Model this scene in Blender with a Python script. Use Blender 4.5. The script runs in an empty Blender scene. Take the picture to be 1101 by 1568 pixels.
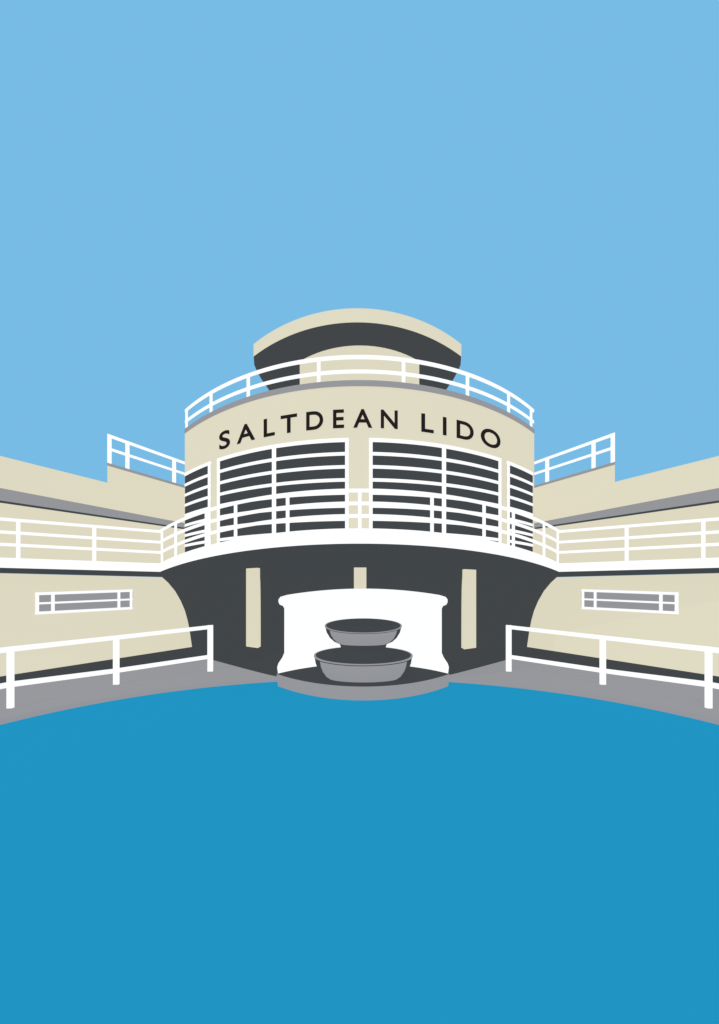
import bpy, math
from mathutils import Vector
F=854.0; H=3.6; CX=550.5; HY=905.0
scene=bpy.context.scene
scene.view_settings.view_transform='Standard'
scene.view_settings.look='None'
scene.view_settings.exposure=0

# ---------------- materials ----------------
def lin(c):
    c/=255.0
    return c/12.92 if c<=0.04045 else ((c+0.055)/1.055)**2.4
def mat(name,rgb,lit=0.07,glow=0.955,rough=0.9):
    m=bpy.data.materials.new(name); m.use_nodes=True
    nt=m.node_tree; nt.nodes.clear()
    out=nt.nodes.new('ShaderNodeOutputMaterial')
    col=(lin(rgb[0]),lin(rgb[1]),lin(rgb[2]),1)
    d=nt.nodes.new('ShaderNodeBsdfDiffuse'); d.inputs['Color'].default_value=col
    e=nt.nodes.new('ShaderNodeEmission'); e.inputs['Color'].default_value=col
    e.inputs['Strength'].default_value=glow/(1-lit)  # every surface glows in its own colour; sun and sky add little
    mx=nt.nodes.new('ShaderNodeMixShader'); mx.inputs[0].default_value=lit
    nt.links.new(e.outputs[0],mx.inputs[1]); nt.links.new(d.outputs[0],mx.inputs[2])
    nt.links.new(mx.outputs[0],out.inputs['Surface'])
    return m
CREAM=mat('cream_render',(224,218,194))
DARK=mat('charcoal_and_shade',(66,70,73))  # charcoal parts, and painted-in shade below the balcony and soffits
GREY=mat('grey_concrete',(150,151,155))
WHITE=mat('white_paint',(255,255,255),glow=0.985)
WATER=mat('pool_water_mat',(32,147,192))
BLACK=mat('sign_black',(35,31,32))
GLASS=mat('window_glass',(66,70,73))

# ---------------- helpers ----------------
def empty(name):
    o=bpy.data.objects.new(name,None); scene.collection.objects.link(o); return o
def mesh(name,verts,faces,mats,parent=None,fm=None,smooth=False):
    me=bpy.data.meshes.new(name); me.from_pydata([tuple(v) for v in verts],[],faces)
    if not isinstance(mats,(list,tuple)): mats=[mats]
    for m in mats: me.materials.append(m)
    if fm:
        for p,i in zip(me.polygons,fm): p.material_index=i
    me.update()
    o=bpy.data.objects.new(name,me); scene.collection.objects.link(o)
    if parent: o.parent=parent
    return o
def val(f,i,p):
    if callable(f): return f(p[0],p[1])
    if isinstance(f,(list,tuple)): return f[i]
    return f
# solid strip following a plan line; z values are relative to eye height H
def ribbon(name,pts,z0,z1,front,back,m,parent):
    v=[];f=[]
    for i,p in enumerate(pts):
        a=H+val(z0,i,p); b=H+val(z1,i,p)
        v+=[(p[0],p[1]+front,a),(p[0],p[1]+front,b),(p[0],p[1]+back,b),(p[0],p[1]+back,a)]
    n=len(pts)
    for i in range(n-1):
        k=4*i
        for j in range(4):
            f.append((k+j,k+(j+1)%4,k+4+(j+1)%4,k+4+j))
    f.append((0,1,2,3)); f.append((4*n-1,4*n-2,4*n-3,4*n-4))
    return mesh(name,v,f,m,parent)
def curve(plan,xa,xb,n=40):
    return [(xa+(xb-xa)*i/n,plan(xa+(xb-xa)*i/n)) for i in range(n+1)]
def loft(name,rings,m,parent,fm=None,caps=True):
    n=len(rings[0]); v=[p for r in rings for p in r]; f=[]
    for i in range(len(rings)-1):
        for j in range(n):
            f.append((i*n+j,i*n+(j+1)%n,(i+1)*n+(j+1)%n,(i+1)*n+j))
    if caps:
        f.append(tuple(range(n))); f.append(tuple(range((len(rings)-1)*n,len(rings)*n)))
    return mesh(name,v,f,m,parent)
def box(name,x,y,z0,z1,w,m,parent,dy=None):
    dy=dy or w
    return ribbon(name,[(x-w/2,y),(x+w/2,y)],z0,z1,-dy/2,dy/2,m,parent)
def onplan(px,plan):
    u=(px-CX)/F; X=0
    for _ in range(80): X=0.5*X+0.5*u*plan(X)
    return X
def fan(name,pts,z,m,parent):
    return mesh(name,[(p[0],p[1],H+z) for p in pts],[tuple(range(len(pts)))],m,parent)

# ---------------- ground, pool ----------------
inner=[]
N=60
for i in range(N+1):
    s=-1.5+3.0*i/N
    d=3.6*F/(1040+70*s*s-HY); inner.append((s*550.5*d/F,d))
inner+=[(10.4,0),(10.0,-8),(7,-13),(0,-14.5),(-7,-13),(-10.0,-8),(-10.4,0)]
v=[];f=[];n=len(inner)
for x,y in inner:
    a=math.atan2(y-5,x)
    v+=[(x,y,-0.6),(x,y,0.14),(600*math.cos(a),5+600*math.sin(a),0.14)]
for i in range(n):
    j=(i+1)%n
    f.append((3*i,3*j,3*j+1,3*i+1)); f.append((3*i+1,3*j+1,3*j+2,3*i+2))
mesh('ground',v,f,GREY)
mesh('pool_water',[(-14,-18,0),(14,-18,0),(14,26,0),(-14,26,0)],[(0,1,2,3)],WATER)

# ---------------- building ----------------
B=empty('lido_building')
planR=lambda X:18.8+0.0966*X*X
planB=lambda X:17.7+0.0852*X*X
XR=abs(onplan(283,planR)); XB=8.6
s2=lambda X:(X/XB)**2
lb=lambda X,d=0:1.51-0.68*s2(X)
lt=lambda X,d=0:1.99-0.80*s2(X)
# upper drum
fr=curve(planR,-XR,XR,60); pl=fr+[(XR,44),(-XR,44)]
loft('drum_wall',[[(p[0],p[1],H+1.7-0.72*s2(p[0])) for p in pl],[(p[0],p[1],H+6.905) for p in pl]],CREAM,B)
ribbon('roof_coping',fr,6.91,7.09,-0.06,0.5,GREY,B)
for s in (-1,1):
    ribbon('roof_coping_side',[(s*(XR-0.0),planR(XR)+.52),(s*(XR-.4),planR(XR)+.52)],6.91,7.09,0,18,GREY,B)
# roof railing
fr2=curve(planR,-XR+.02,XR-.02,60)
ribbon('roof_handrail',fr2,7.84,7.95,-0.03,0.07,WHITE,B)
ribbon('roof_midrail',fr2,7.36,7.46,-0.03,0.07,WHITE,B)
for px in (285.5,323,380,488,618,716,779,813.5):
    X=onplan(px,planR); w=5.5*planR(X)/F
    ribbon('roof_rail_post',curve(planR,X-w/2,X+w/2,2),7.085,7.86,-0.025,0.065,WHITE,B)
# windows of the drum
def dwin(pa,pb,mull,openl=False,openr=False):
    xa=onplan(pa,planR); xb=onplan(pb,planR)
    zb=lambda X,d=0:lt(X)-0.15
    ribbon('window_pane',curve(planR,xa,xb,24),zb,5.05,-0.03,0.05,GLASS,B)
    ribbon('window_head',curve(planR,xa,xb,24),5.02,5.14,-0.10,0.05,WHITE,B)
    for k in range(7):
        z=4.62-0.44*k
        if z<1.9: break
        ribbon('window_louvre',curve(planR,xa,xb,24),z-0.055,z+0.055,-0.075,0.04,WHITE,B)
    fs=[]
    if not openl: fs.append((pa,0,1))
    if not openr: fs.append((pb,-1,0))
    for q in mull: fs.append((q,-.6,.6))
    for q,a,b in fs:
        X=onplan(q,planR); w=5.5*planR(X)/F
        ribbon('window_frame',curve(planR,X+a*w,X+b*w,2),zb,5.138,-0.098,0.04,WHITE,B)
dwin(333,534,[420]); dwin(565,767,[679.5]); dwin(283.5,323,[],openl=True); dwin(776,815.5,[],openr=True)
# balcony
bc=curve(planB,-XB,XB,60)
ribbon('balcony_ledge',bc,lb,lt,0,1.7,WHITE,B)
for nm,t in (('balcony_handrail',1.0),('balcony_rail_upper',0.66),('balcony_rail_lower',0.33)):
    zt=lambda X,d=0,t=t:lt(X)+(1.21+0.18*s2(X))*t-0.05
    zt2=lambda X,d=0,zt=zt:zt(X)+0.11
    ribbon(nm,bc,zt,zt2,0.03,0.12,WHITE,B)
for off in (0,111,191,236,283,304):
    for s in ((1,) if off==0 else (-1,1)):
        X=onplan(551+s*off,planB); w=5.5*planB(X)/F
        ribbon('balcony_post',curve(planB,X-w/2,X+w/2,2),lambda x,d:lt(x)-.02,lambda x,d:lt(x)+1.21+0.18*s2(x),0.035,0.115,WHITE,B)
# ground floor body with coved soffit, its shade painted in as dark colour
def row(a,d0,dE,al,zf):
    r=[]
    for i in range(61):
        t=-1+2*i/60; X=a*t
        r.append((X,d0+(dE-d0)*(al*t*t+(1-al)*t**4),H+(zf(X) if callable(zf) else zf)))
    return r+[(a,34,r[-1][2]),(-a,34,r[0][2])]
gw=lambda X:.71*(abs(X)-2.9+math.sqrt((abs(X)-2.9)**2+.7))
def wallrow(a,G,zf):
    r=[]
    for i in range(61):
        X=a*(-1+2*i/60); g=gw(X)
        if G and g>0: g=g*G/(g**4+G**4)**.25
        r.append((X,21.6+g,H+(zf(X) if callable(zf) else zf)))
    return r+[(a,34,r[-1][2]),(-a,34,r[0][2])]
def R(y,hw,dE):
    return wallrow(hw*dE/F,dE-21.6,-(y-HY)*dE/F)
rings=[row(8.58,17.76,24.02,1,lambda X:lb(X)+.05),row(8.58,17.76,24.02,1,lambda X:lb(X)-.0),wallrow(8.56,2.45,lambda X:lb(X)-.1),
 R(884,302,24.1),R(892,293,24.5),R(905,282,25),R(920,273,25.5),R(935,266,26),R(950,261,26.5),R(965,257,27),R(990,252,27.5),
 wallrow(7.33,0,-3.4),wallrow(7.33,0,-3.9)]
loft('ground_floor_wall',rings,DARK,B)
wp=lambda X:21.35+gw(X)*.8
for pa,pb,yt,yb in ((377,395,870,991),(542,561,869,991),(711,729,872,993)):
    xa=onplan(pa,wp); xb=onplan(pb,wp); k=wp((xa+xb)/2)/F
    ribbon('pilaster',curve(wp,xa,xb,4),-(yb-HY)*k,-(yt-HY)*k,-.02,.7,CREAM,B)
# rooftop tower
def pp(a,b,z,dc=27,back=None):
    back=b if back is None else back
    r=[]
    for i in range(41):
        t=-1+2*i/40; r.append((a*t,dc-b*(1-t*t),H+z))
    for i in range(1,40):
        t=1-2*i/40; r.append((a*t,dc+back*(1-t*t),H+z))
    return [(p[0]-0.1,p[1],p[2]) for p in r]
loft('tower_canopy',[pp(5.03,3.43,11.36),pp(5.03,3.43,11.95)],CREAM,B)
k=27/F
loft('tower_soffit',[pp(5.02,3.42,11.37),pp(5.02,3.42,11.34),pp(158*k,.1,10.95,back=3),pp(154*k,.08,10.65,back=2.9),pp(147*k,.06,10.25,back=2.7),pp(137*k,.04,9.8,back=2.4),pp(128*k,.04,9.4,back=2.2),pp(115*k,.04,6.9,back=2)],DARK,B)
def pd(z):
    r=[(2.86*(-1+2*i/30),26.7-1.4*(1-(-1+2*i/30)**2),H+z) for i in range(31)]
    return r+[(2.86,27.4,H+z),(-2.86,27.4,H+z)]
loft('tower_drum',[pd(6.9),pd(11.16)],CREAM,B)

# wings
for s in (-1,1):
    M=lambda pts:[(s*-1*p[0],p[1]) for p in pts]   # authored for the left (X<0)
    rt=(s==1)
    fx=lambda d:(-20.82+.324*d,d)
    wx=lambda d:(-26.85+.454*d,d)
    lx=lambda d:(-26.83+.665*d,d)
    def at(line,px):
        u=(px-CX)/F
        A,k={'f':(-20.82,.324),'w':(-26.85,.454),'l':(-26.83,.665)}[line]
        d=A/(u-k); return (A+k*d,d)
    # fascia / canopy
    ribbon('wing_fascia',M([fx(10),fx(41)]),3.98,5.21,0,0.3,CREAM,B)
    fan('wing_canopy_soffit',M([fx(10),fx(41),wx(42.5),wx(10)]),3.974,GREY,B)
    fan('wing_roof',M([fx(10.01),fx(41),wx(42.5),wx(10)]),5.15,GREY,B)
    ribbon('wing_upper_wall',M([wx(9),wx(42.5)]),0.9,3.97,0,0.4,CREAM,B)
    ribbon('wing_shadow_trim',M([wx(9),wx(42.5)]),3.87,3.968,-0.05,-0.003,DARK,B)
    # raised stair parapet with railing
    a=at('f',160 if rt else 165); b=fx(40.5)
    ribbon('stair_parapet',M([a,b]),4.3,6.03,-0.04,2,CREAM,B)
    ribbon('stair_coping',M([a,b]),6.033,6.17,-0.06,2.02,GREY,B)
    ribbon('stair_handrail',M([a,b]),7.42,7.57,-0.05,0.08,WHITE,B)
    ribbon('stair_midrail',M([a,b]),6.80,6.93,-0.05,0.08,WHITE,B)
    for px in ((162.5,192,263) if rt else (167.5,195,266.5)):
        p=at('f',px); box('stair_rail_post',s*-1*p[0],p[1]+.01,6.165,7.45,5*p[1]/F,WHITE,B,.12)
    # terrace ledge
    L=[(-8.6,24),(-12.75,19.8),(-19.4,9.8)]
    ribbon('terrace_ledge',M(L),.83,1.19,0,.6,WHITE,B)
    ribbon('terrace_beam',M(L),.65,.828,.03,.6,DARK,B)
    fan('terrace_floor',M([L[0],L[1],L[2],wx(9.8),wx(42),(-7.6,42),(-7.6,25)]),1.1,GREY,B)
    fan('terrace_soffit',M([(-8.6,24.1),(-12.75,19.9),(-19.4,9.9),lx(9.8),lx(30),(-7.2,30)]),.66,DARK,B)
    for z,nm in ((2.51,'terrace_handrail'),(2.05,'terrace_rail_upper'),(1.61,'terrace_rail_lower')):
        ribbon(nm,M(L),z,z+.11,.03,.12,WHITE,B)
    for px in (22 if rt else 26,140 if rt else 143,-95,-230):
        u=(px-CX)/F
        if px>0:
            kk=4.15/4.2; A=-8.6-kk*24
        else:
            kk=.665; A=-19.4-.665*9.8
        d=A/(u-kk); X=A+kk*d
        box('terrace_post',s*-1*X,d+.075,1.185,2.53,5*d/F,WHITE,B,.07)
    # lower wall
    ribbon('wing_lower_wall',M([lx(9.8),lx(29.5)]),-3.9,.65,0,.4,CREAM,B)
    zs=lambda X,d:-3.14+(d-20.5)*.36/7.4
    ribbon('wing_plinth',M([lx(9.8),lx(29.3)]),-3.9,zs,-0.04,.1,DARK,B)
    # strip window
    p0=at('l',64 if rt else 56); p1=at('l',211 if rt else 203.5)
    def lerp(t): return (p0[0]+(p1[0]-p0[0])*t,p0[1]+(p1[1]-p0[1])*t)
    zt=lambda X,d:-.055+.13*(d-21.57)/3.46
    zb=lambda X,d:-.91+.09*(d-21.57)/3.46
    ribbon('window_pane',M([p0,p1]),zb,zt,-.03,.05,GREY,B)
    add=lambda f,c:(lambda X,d:f(X,d)+c)
    ribbon('window_frame_top',M([p0,p1]),add(zt,-.11),zt,-.10,.05,WHITE,B)
    ribbon('window_frame_bottom',M([p0,p1]),zb,add(zb,.11),-.10,.05,WHITE,B)
    zm=lambda X,d:(zt(X,d)+zb(X,d))/2
    ribbon('window_bar',M([p0,p1]),add(zm,-.04),add(zm,.04),-.08,.05,WHITE,B)
    for ta,tb in ((0,None),(.158,None),(.842,None),(1,None)):
        c=min(max(ta,.014),.986)
        ribbon('window_mullion',M([lerp(c-.013),lerp(c+.013)]),add(zb,.004),add(zt,-.004),-.096,.05,WHITE,B)

# ---------------- sign lettering ----------------
S=empty('building_sign')
letters=[('S',336,352.5),('A',363,391),('L',404,421),('T',430,455),('D',469,495),('E',510,527),('A',541,570),('N',583,609),
 ('L',645,664),('I',678,683.5),('D',699,725),('O',736,766)]
for i,(c,pa,pb) in enumerate(letters):
    cu=bpy.data.curves.new('t','FONT'); cu.body=c; cu.size=1; cu.extrude=0.02; cu.offset=0.018 if c!='I' else 0.0
    to=bpy.data.objects.new('t',cu); scene.collection.objects.link(to)
    bpy.context.view_layer.update()
    me=bpy.data.meshes.new_from_object(to.evaluated_get(bpy.context.evaluated_depsgraph_get()))
    bpy.data.objects.remove(to)
    xs=[q.co.x for q in me.vertices]; ys=[q.co.y for q in me.vertices]; zs_=[q.co.z for q in me.vertices]
    xa=onplan(pa,planR); xb=onplan(pb,planR)
    ov=0.012 if c in 'SO' else 0
    for q in me.vertices:
        X=xa+(xb-xa)*(q.co.x-min(xs))/(max(xs)-min(xs))
        e=min(1,(X/5.8)**2)
        Z=5.50-.05*e-ov+(0.62+.05*e+2*ov)*(q.co.y-min(ys))/(max(ys)-min(ys))
        D=planR(X)-0.012-0.04*(q.co.z-min(zs_))/0.04
        q.co=Vector((X,D,H+Z))
    me.materials.clear(); me.materials.append(BLACK)
    lo=bpy.data.objects.new('letter_'+c,me); scene.collection.objects.link(lo); lo.parent=S

# ---------------- fountain ----------------
Fn=empty('fountain'); fx0=0.135
def wr(hw,y,crown=0):
    d=21.2; a=hw*d/F; fr_=[];bk=[]
    for i in range(31):
        t=-1+2*i/30; z=H-(y-HY)*d/F+crown*(1-t*t)
        fr_.append((fx0+a*t,d+.08*t*t,z)); bk.append((fx0+a*t,d+.4,z))
    return fr_+bk[::-1]
loft('back_wall',[wr(130,1034),wr(131,1030),wr(132,1022),wr(130,1016),wr(124,1007),wr(121,1000),wr(121,932),wr(123,928),wr(128,926),wr(130,922),wr(130,918),wr(127,914,.1),wr(117,911,.24)],WHITE,Fn)
def arc(a,z,n=40): return [(fx0+a*(-1+2*i/n),18.35+2.75*(-1+2*i/n)**2,z) for i in range(n+1)]
def brow(a,z,bz=None): return arc(a,z)+[(fx0+a,21.7,z),(fx0-a,21.7,z)]
loft('basin',[brow(3.18,-.4),brow(3.22,.02),brow(3.27,.45)],GREY,Fn)
fa=arc(3.25,.455); nb=len(fa)
ba=[(fx0+3.25*t,21.25,.455+.40*(1-t*t)) for t in [-1+2*i/(nb-1) for i in range(nb)]]
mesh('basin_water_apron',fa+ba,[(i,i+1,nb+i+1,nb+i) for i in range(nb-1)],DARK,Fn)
def bowl(name,R_,prof,tilt,zrim,zbot,cy=19.75,ey=.75):
    n=72; v=[];f=[];fm=[]
    for (r,z,_) in prof:
        for j in range(n):
            a=2*math.pi*j/n
            dy=ey*R_*r*math.sin(a); t=(z-zbot)/(zrim-zbot)
            v.append((fx0+R_*r*math.cos(a),cy+dy,z+max(t,0)*tilt*dy))
    for i in range(len(prof)-1):
        for j in range(n):
            f.append((i*n+j,i*n+(j+1)%n,(i+1)*n+(j+1)%n,(i+1)*n+j))
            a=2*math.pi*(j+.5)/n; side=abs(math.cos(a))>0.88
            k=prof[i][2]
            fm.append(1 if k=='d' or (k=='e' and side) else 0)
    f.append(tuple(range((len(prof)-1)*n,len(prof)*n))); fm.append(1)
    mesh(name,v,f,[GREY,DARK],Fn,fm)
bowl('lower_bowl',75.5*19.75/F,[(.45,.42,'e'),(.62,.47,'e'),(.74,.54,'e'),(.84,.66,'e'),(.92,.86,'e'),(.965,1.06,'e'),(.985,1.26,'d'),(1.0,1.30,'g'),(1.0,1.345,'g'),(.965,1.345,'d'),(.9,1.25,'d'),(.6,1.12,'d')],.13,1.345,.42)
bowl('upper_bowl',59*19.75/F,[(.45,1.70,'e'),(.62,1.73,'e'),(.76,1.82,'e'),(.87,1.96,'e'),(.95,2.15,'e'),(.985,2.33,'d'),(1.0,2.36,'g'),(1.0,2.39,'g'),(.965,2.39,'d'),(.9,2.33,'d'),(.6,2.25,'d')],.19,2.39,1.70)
def sr(r,z): return [(fx0+r*math.cos(a),19.75+.75*r*math.sin(a),z) for a in [2*math.pi*j/48 for j in range(48)]]
loft('stem',[sr(.95,1.0),sr(.86,1.3),sr(.80,1.5),sr(.80,1.62),sr(.84,1.75)],DARK,Fn)

# ---------------- poolside railings ----------------
for s in (-1,1):
    Rl=empty('pool_railing')
    feet=[]
    for px,yt,ym,yf in ((16,990,1048,1084),(178,973,1027,1048),(322,957,1005,1028)):
        d=3.46*F/(yf-HY); k=d/F
        feet.append(((px-CX)*k*-s,d,-(yt-HY)*k,-(ym-HY)*k))
    ext=(feet[0][0]+(-1.0*-s),12.4,feet[0][2],feet[0][3])
    allp=[ext]+feet
    pts=[(p[0],p[1]) for p in allp]
    pts[-1]=(pts[-1][0]+(.08 if pts[-1][0]<0 else -.08),pts[-1][1])
    ribbon('handrail',pts,[p[2]-.16 for p in allp],[p[2]+.0 for p in allp],-.08,.08,WHITE,Rl)
    ribbon('lower_rail',pts,[p[3]-.08 for p in allp],[p[3]+.08 for p in allp],-.07,.07,WHITE,Rl)
    for p in allp:
        box('post',p[0],p[1],-3.47,p[2]-.01,7.5*p[1]/F,WHITE,Rl,.15)

# ---------------- sky, sun, camera ----------------
w=bpy.data.worlds.new("World"); scene.world=w; w.use_nodes=True
bg=w.node_tree.nodes['Background']; bg.name='sky'
bg.inputs[0].default_value=(lin(120),lin(188),lin(229),1); bg.inputs[1].default_value=1.0
sl=bpy.data.lights.new('sun','SUN'); sl.energy=2.2; sl.angle=math.radians(.5); sl.color=(1,.95,.88)
so=bpy.data.objects.new('sun',sl); scene.collection.objects.link(so)
so.rotation_euler=(math.radians(42),0,math.radians(-18))
cam=bpy.data.cameras.new('camera'); co=bpy.data.objects.new('camera',cam); scene.collection.objects.link(co)
co.location=(0,0,H); co.rotation_euler=(math.radians(90),0,0)
cam.sensor_fit='HORIZONTAL'; cam.sensor_width=36; cam.lens=F/1101*36; cam.shift_y=(HY-784)/1101; cam.clip_end=2000
scene.camera=co
